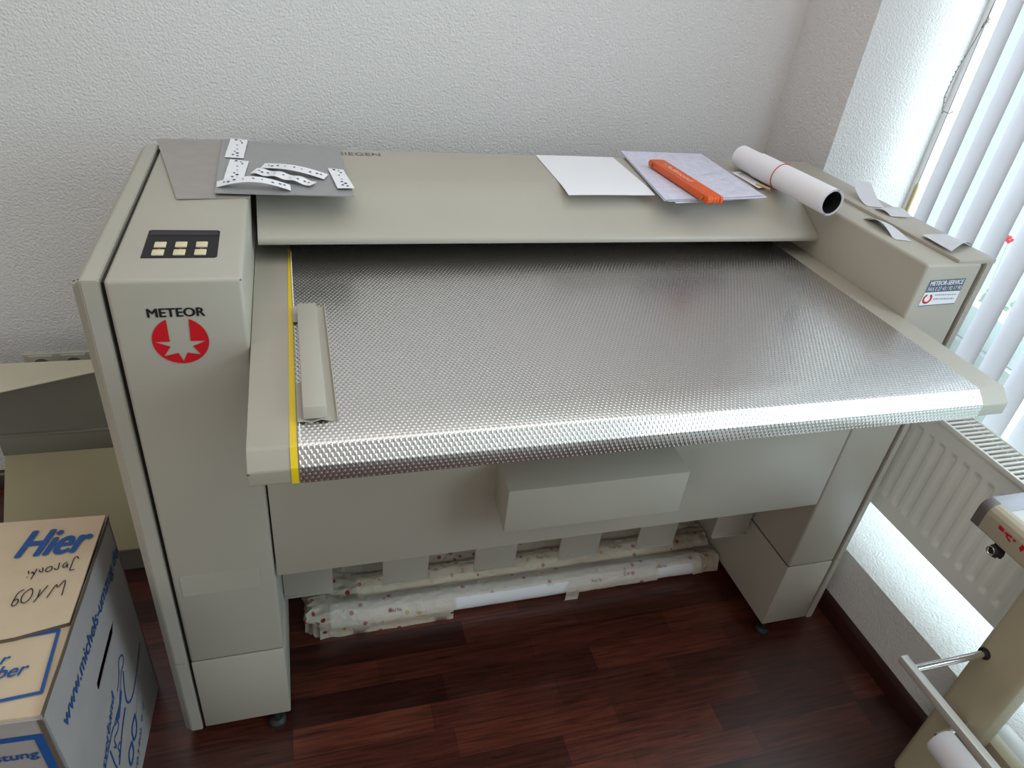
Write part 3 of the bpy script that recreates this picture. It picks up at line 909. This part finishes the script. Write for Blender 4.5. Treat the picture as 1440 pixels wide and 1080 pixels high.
# double wall socket
so = thing('wall_socket', (-.366, YB, .330), 'beige double wall socket above the low cabinet', 'socket')
fx0, fx1, fz0, fz1 = -.4465, -.2960, .308, .3835
MB().box(fx0, fx1, YB - .0075, YB, fz0, fz1, .003, 3).build('frame', SOCKETM, so)
for cx_ in (-.4085, -.3345):
    ins = MB().box(cx_ - .0285, cx_ + .0285, YB - .0110, YB - .006, .3215, .3795, .003, 3).build('socket_insert', SOCKETM, so)
    MB().tube([(cx_, YB - .0113, .3510), (cx_, YB - .0111, .3510)], .0195, 28).build('socket_well', mat('socket_shade', (.16, .14, .11, 1), .5, bump=.02), ins)
    m = MB()
    for q in (-.0085, .0085): m.tube([(cx_ + q, YB - .0117, .3510), (cx_ + q, YB - .0112, .3510)], .0026, 10)
    m.build('socket_hole', BLACK, ins)

# moving box
BO = Vector((-.1355, -.235, 0)); ud = Vector((.04670, .99891, 0)); vd = Vector((-.99891, .04670, 0))


def BX(u, v, z):
    lean = .012 * (.465 - z) if v <= .2 else -.012 * (.465 - z)
    return BO + ud * u + vd * v + Vector((lean, 0, z))


BL, BV, BH = .386, .560, .458
bx = thing('moving_box', BX(.19, .28, -FZ), 'pale cardboard moving box with blue print in front of the low cabinet', 'box')


def wall4(pts, th_dir, name, material):
    return MB().prism(pts, th_dir).build(name, material, bx)


# right side with a real hand hole
hole = [(.2813, .3071), (.2824, .2993), (.2675, .2886), (.2038, .2855), (.1625, .2816), (.1565, .2850), (.1539, .2925), (.1571, .3026), (.1842, .3051), (.2546, .3098)]
bm_ = bmesh.new()
outer = [(0, -FZ), (BL, -FZ), (BL, .462), (.30, .4605), (.20, .4622), (.10, .4600), (0, .460)]
es = []
for loop_ in (outer, hole):
    vv = [bm_.verts.new(BX(u, 0, z)) for u, z in loop_]
    for i in range(len(vv)): es.append(bm_.edges.new((vv[i], vv[(i + 1) % len(vv)])))
bmesh.ops.triangle_fill(bm_, edges=es, use_beauty=True, normal=Vector((1, 0, 0)))
r_ = bmesh.ops.extrude_face_region(bm_, geom=bm_.faces[:])
bmesh.ops.translate(bm_, vec=vd * .0025, verts=[g for g in r_['geom'] if isinstance(g, bmesh.types.BMVert)])
bmesh.ops.recalc_face_normals(bm_, faces=bm_.faces[:])
m = MB(); m.merge(bm_)
sidep = m.build('side_wall', CARDW, bx, smooth=0)
wall4([BX(0, 0, -FZ), BX(0, BV, -FZ), BX(0, BV, .455), BX(0, 0, .455)], ud * .005, 'front_wall', CARDW)
wall4([BX(BL, 0, -FZ), BX(BL, BV, -FZ), BX(BL, BV, .455), BX(BL, 0, .455)], -ud * .005, 'back_wall', CARDW)
wall4([BX(0, BV, -FZ), BX(BL, BV, -FZ), BX(BL, BV, .455), BX(0, BV, .455)], -vd * .005, 'side_wall', CARDW)
MB().prism([BX(.004, .004, -.0445), BX(BL - .004, .004, -.0445), BX(BL - .004, BV - .004, -.0445), BX(.004, BV - .004, -.0445)], (0, 0, .004)).build('bottom', CARD, bx)
# flaps
MB().grid(lambda u, v: BX(.004 + .150 * u, .0035 + (BV - .004) * v, .4595 - .0010 * math.sin(math.pi * u)), 6, 6, .0045).build('front_flap', CARD, bx)
eu = lambda v: .146 + (-.008 if .02 < v < .2 else 0) + .004 * math.sin(v * 17)


def flapf(u, v):
    ue = .143 + .010 * (1 - min(1, v * 8)) - .012 * min(1, v * 5) + .0025 * noise.noise(Vector((v * 40, 0, 0)))
    return BX(ue + (BL + .001 - ue) * u, .0035 + (BV - .004) * v, .4665 + .0016 * math.sin(3 * u))


flap = MB().grid(flapf, 10, 40, .0045).build('back_flap', CARD, bx)
MB().grid(lambda u, v: flapf(0, v) + Vector((0, -.0012 + .0006 * u, -.0066 + .0066 * u)), 1, 40).build('flap_edge', CARDE, bx, smooth=0)
MB().ribbon([BX(0 + BL * k / 10, -.0002, .4625 + .0012 * math.sin(k * 1.9)) for k in range(11)], .0105, vd * -1, .0008).build('folded_edge', CARDE, bx, smooth=0)
MB().ribbon([BX(-.0002, .004 + .001 * math.sin(k), .455 - .5 * k / 8) for k in range(9)], .0070, -ud, .0008).build('folded_edge', CARDE, bx, smooth=0)
ZT = .4690
# printing
ru = (vd * -1)      # reading direction on top: to the right
MB().text('Hier', Vector((-.2405, .0660, ZT)), (1, -.03, 0), (.06, 1, 0), .106, .060, .0012, bold=.0024, shear=.28).build('print_on_flap', BLUE, flap, smooth=0)
HAND = [[(-0.1433, 0.0478), (-0.1468, 0.0545), (-0.1508, 0.0504), (-0.1512, 0.0321), (-0.1528, 0.0229), (-0.1449, 0.0245)], [(-0.1585, 0.0426), (-0.1634, 0.0408), (-0.1641, 0.0319), (-0.1598, 0.0316), (-0.1577, 0.0411), (-0.1569, 0.03)],
        [(-0.1705, 0.0434), (-0.1696, 0.0315), (-0.1719, 0.0281), (-0.1758, 0.0319)], [(-0.1808, 0.0374), (-0.1873, 0.036), (-0.1879, 0.0272), (-0.1817, 0.0261), (-0.1781, 0.0331), (-0.1808, 0.0374)], [(-0.1935, 0.0371), (-0.1911, 0.0285), (-0.1947, 0.0271), (-0.1977, 0.0328)],
        [(-0.2013, 0.036), (-0.2051, 0.014)], [(-0.2023, 0.0235), (-0.207, 0.0314), (-0.2073, 0.0269)], [(-0.213, 0.0335), (-0.2108, 0.0263)], [(-0.2122, 0.0207), (-0.2115, 0.0191)],
        [(-0.1525, -0.0285), (-0.1528, 0.01), (-0.1625, -0.0147), (-0.1644, 0.0003), (-0.1729, -0.0295)], [(-0.1769, -0.0035), (-0.1902, -0.0356)], [(-0.1862, -0.0103), (-0.1865, -0.0269)],
        [(-0.1997, -0.0054), (-0.209, -0.0144), (-0.2091, -0.0309), (-0.2015, -0.0358), (-0.1953, -0.0241), (-0.196, -0.0109), (-0.1997, -0.0054)], [(-0.2094, -0.006), (-0.2165, -0.0107), (-0.2185, -0.0221), (-0.2204, -0.0368), (-0.2145, -0.038), (-0.2111, -0.0294), (-0.2151, -0.0228), (-0.2186, -0.0279)]]
m = MB()
for i_, s_ in enumerate(HAND):
    if i_ == 9:
        m.build('handwriting', BLACK, flap, smooth=0)
        m = MB()
    m.ribbon([(x, y, ZT) for x, y in s_], .0018, (0, 0, 1), .0012)
m.build('handwriting', BLACK, flap, smooth=0)
m = MB(); zf = .4600
fpt = lambda x, y: (x, y, zf)
m.ribbon([fpt(-.1455, -.0890), fpt(-.145, -.196)], .0050, (0, 0, 1), .0012)
m.ribbon([fpt(-.1435, -.0900), fpt(-.30, -.1000)], .0052, (0, 0, 1), .0013)
m.ribbon([fpt(-.1435, -.1955), fpt(-.30, -.2060)], .0052, (0, 0, 1), .0013)
m.text('r', Vector((-.2115, -.1375, zf)), (1, .05, 0), (.05, 1, 0), .0115, .0115, .0013, bold=.0006, shear=.25)
m.text('ber', Vector((-.2110, -.1625, zf)), (1, .05, 0), (.05, 1, 0), .0395, .0205, .0013, bold=.0006, shear=.25)
m.build('print_on_flap', BLUE, bx, smooth=0)
# front wall print
nf = -ud
FP = lambda v, z: BX(0, v, z)
m = MB()
m.ribbon([FP(.010, .418), FP(.30, .418)], .011, nf, .0010)
m.ribbon([FP(.0145, .4225), FP(.0145, .10)], .0125, nf, .0011)
m.text('stung', FP(.0800, .364), -vd, (0, 0, 1), .0560, .0190, .0012, bold=.0006, shear=.1)
m.build('print_on_front', BLUE, bx, smooth=0)
# side print
ns = -vd
SP = lambda u, z: BX(u, 0, z)
m = MB()
m.text('www.michels-umzug.de', SP(.038, .3610), ud * 1 + Vector((0, 0, .012)), (0, 0, 1), .340, .0370, .0012, bold=.0005, shear=.12)
m.build('web_address', BLUE, sidep, smooth=0)
m = MB()
m.text('sverband', SP(.0830, .1640), ud + Vector((0, 0, .42)), (0, 0, 1), .118, .0215, .0012, bold=.0004, shear=.12)
m.build('association_print', BLUE, sidep, smooth=0)
m = MB()
m.text('(0340) 9 2', SP(.178, -.0200), ud + Vector((0, 0, .42)), (0, 0, 1), .120, .0190, .0012)
m.build('phone_print', BLUE, sidep, smooth=0)
TR = [[(0.2088, 0.2001), (0.2342, 0.2101), (0.2471, 0.235), (0.2675, 0.228), (0.2721, 0.2117), (0.2609, 0.2035), (0.2474, 0.2068), (0.2324, 0.1967), (0.2215, 0.1887)], [(0.2536, 0.1958), (0.239, 0.1746), (0.2282, 0.1454), (0.2302, 0.1295), (0.2493, 0.1124), (0.282, 0.1143), (0.3316, 0.1326), (0.3579, 0.1433)],
      [(0.3579, 0.1433), (0.3027, 0.1095), (0.2479, 0.0662)], [(0.1732, 0.1624), (0.1497, 0.1808), (0.1181, 0.1733), (0.0876, 0.166)], [(0.1686, 0.174), (0.1339, 0.1746), (0.1011, 0.1704)], [(0.1773, 0.1555), (0.1645, 0.1475), (0.1416, 0.1615), (0.1426, 0.1299), (0.1345, 0.1486)],
      [(0.2162, 0.1388), (0.1768, 0.1266), (0.151, 0.1108), (0.1286, 0.0985)], [(0.243, 0.0741), (0.2326, 0.0414), (0.203, 0.0417), (0.209, 0.0767), (0.243, 0.0741)], [(0.1965, 0.0576), (0.1914, 0.0297), (0.1618, 0.0277), (0.1681, 0.0623), (0.1965, 0.0576)],
      [(0.1188, 0.1637), (0.1173, 0.1195), (0.1199, 0.1058)], [(0.1582, 0.1241), (0.1426, 0.1299), (0.1479, 0.1075), (0.1358, 0.1117)]]
TWD = [.0030, .0040, .0012, .0026, .0022, .0030, .0055, .0060, .0060, .0035, .0030]
m = MB()
for s_, wd in zip(TR, TWD): m.ribbon([SP(u, z) for u, z in s_], wd, ns, .0012)
m.poly([SP(u, z) for u, z in [(0.2215, 0.1887), (0.2242, 0.1765), (0.1869, 0.1566), (0.1717, 0.1607), (0.1701, 0.1757), (0.1996, 0.1735)]], ns, .0011)
m.build('truck_drawing', BLUE, sidep, smooth=0)

# ================================================================== RIGHT: RADIATOR, BLIND, CORD
rad = thing('radiator', (1.66, -.2, LZ), 'white ribbed panel radiator under the window blind', 'radiator')
ys0, ys1 = .46, -.85
XR = 1.620


def radf(u, v):
    y = ys0 + (ys1 - ys0) * u; z = .2825 + (.5860 - .2825) * v
    ph = ((.1145 - y) / .0343) % 1.0
    rib = .5 - .5 * math.cos(2 * math.pi * ph)
    rib = max(0, min(1, (rib - .18) / .55))
    fade = max(0, min(1, (z - .326) / .010)) * max(0, min(1, (.546 - z) / .008))
    return Vector((XR + .0065 * fade * (1 - rib), y, z))


m = MB().grid(radf, 460, 60)
m.box(XR + .0068, XR + .012, ys1, ys0, .2825, .5860)
m.build('front_panel', RADW, rad, smooth=60)
MB().box(1.690, 1.697, ys1, ys0, .2825, .586, .002).build('back_panel', RADW, rad)
m = MB()
for k in range(56):
    y = ys0 - .02 - k * .0234
    m.box(1.634, 1.690, y - .0008, y + .0008, .30, .57)
m.build('convector_fins', RADW, rad)
m = MB().box(1.6155, 1.6215, ys1 - .003, ys0 + .003, .586, .598, .0012)
m.box(1.702, 1.706, ys1 - .003, ys0 + .003, .575, .598, .0012)
k = 0; y = ys0
while y > ys1:
    m.box(1.6215, 1.702, y - .0042, y + .0015, .5925, .5965, .0008); y -= .0131
m.build('top_grille', RADW, rad)
for yy in (ys0 + .002, ys1 - .002):
    MB().box(1.6165, 1.7045, yy - .003, yy + .003, .283, .588, .0012).build('side_cover', RADW, rad)
for yy in (.32, -.62):
    MB().box(1.697, XO - .031, yy - .015, yy + .015, .33, .36).build('wall_bracket', RADW, rad)
    MB().box(1.65, 1.68, yy - .012, yy + .012, LZ, .2835).build('floor_stand', RADW, rad)

bl = thing('vertical_blind', (1.80, 0, .22), 'white vertical slat blind in front of the bright window', 'blind')
MB().box(1.775, 1.825, -1.25, .60, 2.06, 2.10, .004).build('head_rail', WPLAST, bl)
SWD = .0790
da = math.radians(69)
for k in range(14):
    yc = .487 - k * .0735
    a = da + math.radians(random.uniform(-2.5, 2.5))
    dx, dy = math.cos(a), math.sin(a)

    def sf(u, v, yc=yc, dx=dx, dy=dy):
        s_ = (u - .5) * SWD; bow = .0025 * (1 - (2 * u - 1) ** 2)
        return Vector((1.800 + s_ * dx - bow * dy, yc + s_ * dy + bow * dx, .525 + 1.535 * v))
    MB().grid(sf, 6, 8, .0006).build('slat', BLIND, bl, smooth=60)

cd = thing('blind_cord', (1.84, .575, .82), 'blind cord with a wooden weight hanging at the window reveal', 'blind cord')
m = MB()
m.tube([(1.842, .580, 2.07), (1.842, .580, 1.5), (1.842, .578, .962)], .0011, 6)
m.build('straight_cord', CORDM, cd)
pts = [(1.842, .580, 1.70), (1.844, .579, 1.50), (1.842, .581, 1.355), (1.835, .585, 1.300), (1.826, .590, 1.240), (1.824, .592, 1.180), (1.832, .588, 1.148), (1.843, .576, 1.145), (1.848, .570, 1.152)]
m = MB().tube(pts, .0013, 6)
for q in range(14):
    z = 1.30 - q * .012; m.ball((1.835 - .011 * math.sin(q / 14 * math.pi), .585 + .007 * math.sin(q / 14 * math.pi), z), .0020, 1)
m.build('looped_chain', CORDM, cd)
m = MB()
for q in range(9):
    a = q * 2.4; m.tube([(1.842, .580, 1.352), (1.842 + .010 * math.cos(a), .580 + .008 * math.sin(a * 1.7), 1.352 + .012 * math.sin(a)), (1.842 + .004 * math.sin(a), .580, 1.352 + .006 * math.cos(a))], .0012, 6)
m.build('knot', CORDM, cd)
m = MB().tube([(1.842, .578, .966), (1.842, .578, .960), (1.842, .578, .955), (1.842, .578, .83)], [.002, .0045, .0062, .0062], 14)
m.build('cord_weight', BEIGEW, cd)

# geraniums outside the window
gp = thing('geranium', (2.14, .46, .70), 'red geranium blooms outside behind the blind slats', 'flower')
lf = MB()
random.seed(5)
for (y, z) in ((.4315, .815), (.5214, .8694), (.5212, .8145), (.4338, .8656), (.4311, .8339), (.47, .85), (.38, .84), (.33, .80)):
    fl_ = MB()
    for q in range(9):
        fl_.ball((2.12 + random.uniform(-.01, .01), y + random.uniform(-.008, .008), z + random.uniform(-.008, .008)), .0052, 1, .4)
    fl_.build('bloom', FLOWER, gp)
    lf.tube([(2.12, y, z), (2.13, y * .6 + .18, .70)], .0012, 5)
for q in range(16):
    y = random.uniform(.32, .56); z = random.uniform(.66, .70)
    lf.ball((2.13, y, z), .008, 1, .5, (.3, 1, 1))
lf.build('foliage', LEAF, gp)
MB().box(2.08, 2.18, .25, .60, .56, .66, .006).build('flower_box', mat('glare_pale_planter', (.75, .78, .78, 1), .8, bump=.1), gp)  # planter kept pale so its colour carries the outdoor glare
MB().box(2.06, 2.20, .22, .63, -FZ, .56, .004).build('flower_stand', mat('outside_concrete', (.55, .55, .54, 1), .9, bump=.3, bscale=60), gp)

# ================================================================== RIGHT: STAND WITH WHITE TOP
sd_ = thing('cutting_table', (1.45, -.5, -FZ), 'beige stand with white top and grey corner cap at the lower right', 'table')
YE = -.250
ya = -1.02
rp = [(1.398, .604), (1.3975, .608), (1.3975, .640), (1.400, .648), (1.406, .654), (1.414, .657), (1.424, .657), (1.424, .604)]
MB().prism([(x, YE - .0225, z) for x, z in rp], (0, ya - YE + .0225, 0), .0006).build('front_rail', TRIM, sd_, smooth=60)
capf = MB()
capf.prism([(x - .0006 if x < 1.42 else x, YE - .0225, z + (.0006 if z > .62 else -.0006)) for x, z in rp], (0, .0185, 0), .0025)
capf.build('corner_cap', CAPG, sd_, smooth=60)
MB().box(1.420, 1.545, YE - .040, YE - .002, .640, .6575, .002).build('edge_strip', ALU if False else mat('lilac_edge', (.42, .42, .46, 1), .35, .3, bump=.02), sd_)
MB().box(1.416, 1.545, ya, YE - .040, .612, .6545, .001).build('table_top', WTOP, sd_)
MB().box(1.425, 1.545, ya, YE - .01, .600, .613).build('under_frame', TRIM, sd_)
m = MB()
RL = [[(-.3023, .6398), (-.3134, .6379), (-.3138, .6316), (-.3029, .6321)], [(-.3157, .6324), (-.3160, .6362), (-.3301, .6378), (-.3306, .6340), (-.3240, .6335), (-.3245, .6305), (-.3300, .6300), (-.3331, .6263), (-.3273, .6260), (-.3200, .6300), (-.3200, .6330)],
      [(-.3328, .6350), (-.3378, .6372), (-.3392, .6340), (-.3345, .6318)], [(-.3484, .6297), (-.3500, .6390), (-.3640, .6390), (-.3640, .6330), (-.3568, .6330), (-.3538, .6253)], [(-.368, .638), (-.380, .638), (-.380, .628), (-.368, .628)]]
for q in RL: m.poly([(1.3975, y, z) for y, z in q], (-1, 0, 0), .0006)
m.build('red_lettering', RED, sd_, smooth=0)
kn = MB()
kn.tube([(1.405, -.3185, .5990), (1.405, -.3185, .590)], .004, 12)
kn.build('knob_stem', CHROME, sd_)
kn = MB().tube([(1.396, -.3150, .588), (1.399, -.3160, .588), (1.412, -.3200, .588), (1.415, -.321, .588)], [.008, .0115, .0115, .008], 18)
for q in range(7):
    a = q * 2 * math.pi / 7; kn.ball((1.405 , -.318 + .0112 * math.cos(a), .588 + .0112 * math.sin(a)), .0038, 1)
kno = kn.build('clamp_knob', DARK, sd_)
m = MB().tube([(1.3945 , -.3145 + .0075 * math.cos(t * math.pi / 8), .588 + .0075 * math.sin(t * math.pi / 8)) for t in range(17)], .0014, 6, cap=False)
m.build('knob_ring', CHROME, kno)
# post with rounded corners
MB().box(1.420, 1.480, -.468, -.375, -FZ + .02, .602, .014, 4).build('post', POSTM, sd_, smooth=60)
MB().box(1.420, 1.480, -1.00, -.90, -FZ + .02, .602, .014, 4).build('post', POSTM, sd_, smooth=60)
for yy in (-.4215, -.95): MB().box(1.30, 1.53, yy - .03, yy + .03, -FZ, -FZ + .025, .006).build('base_foot', POSTM, sd_)
# low rail and shelf
MB().box(1.474, 1.506, -.900, -.456, .165, .200, .002).build('shelf_rail', POSTM, sd_)
MB().box(1.474, 1.506, -.456, -.418, .165, .201, .002).build('shelf_rail_cap', WTOP, sd_)
MB().box(1.506, 1.556, -.900, -.440, .180, .190, .001).build('shelf', WTOP, sd_)
MB().box(1.507, 1.514, -.452, -.434, .190, .197).build('shelf_clip', CAPG, sd_)
# chrome bar with its two rods
m = MB().box(1.243, 1.2585, -1.0, -.3675, .384, .3995, .0015)
m.build('chrome_bar', mat('satin_bar', (.62, .61, .57, 1), .35, .35, bump=.02), sd_)
for yy in (-.393, -.95):
    MB().tube([(1.256, yy, .393), (1.424, yy, .393)], .0065, 14).build('bar_rod', CHROME, sd_)
    MB().tube([(1.4165, yy, .393), (1.4215, yy, .393)], .0115, 18).build('rod_bush', DARK, sd_)
MB().tube([(1.338, -.449, .240), (1.425, -.4415, .240)], .006, 10).build('roll_arm', CHROME, sd_)
# paper roll hanging on the arm
m = MB()
m.tube([(1.338, -.452, .240), (1.338, -.454, .240), (1.338, -.459, .240), (1.338, -.885, .240), (1.338, -.890, .240)], [.020, .026, .0285, .0285, .025], 40)
tag(m.build('paper_roll', WHITEP, smooth=40), 'thick white roll hanging below the chrome bar of the stand', 'paper roll')

for o in list(bpy.data.objects):
    if '_o' in o: del o['_o']
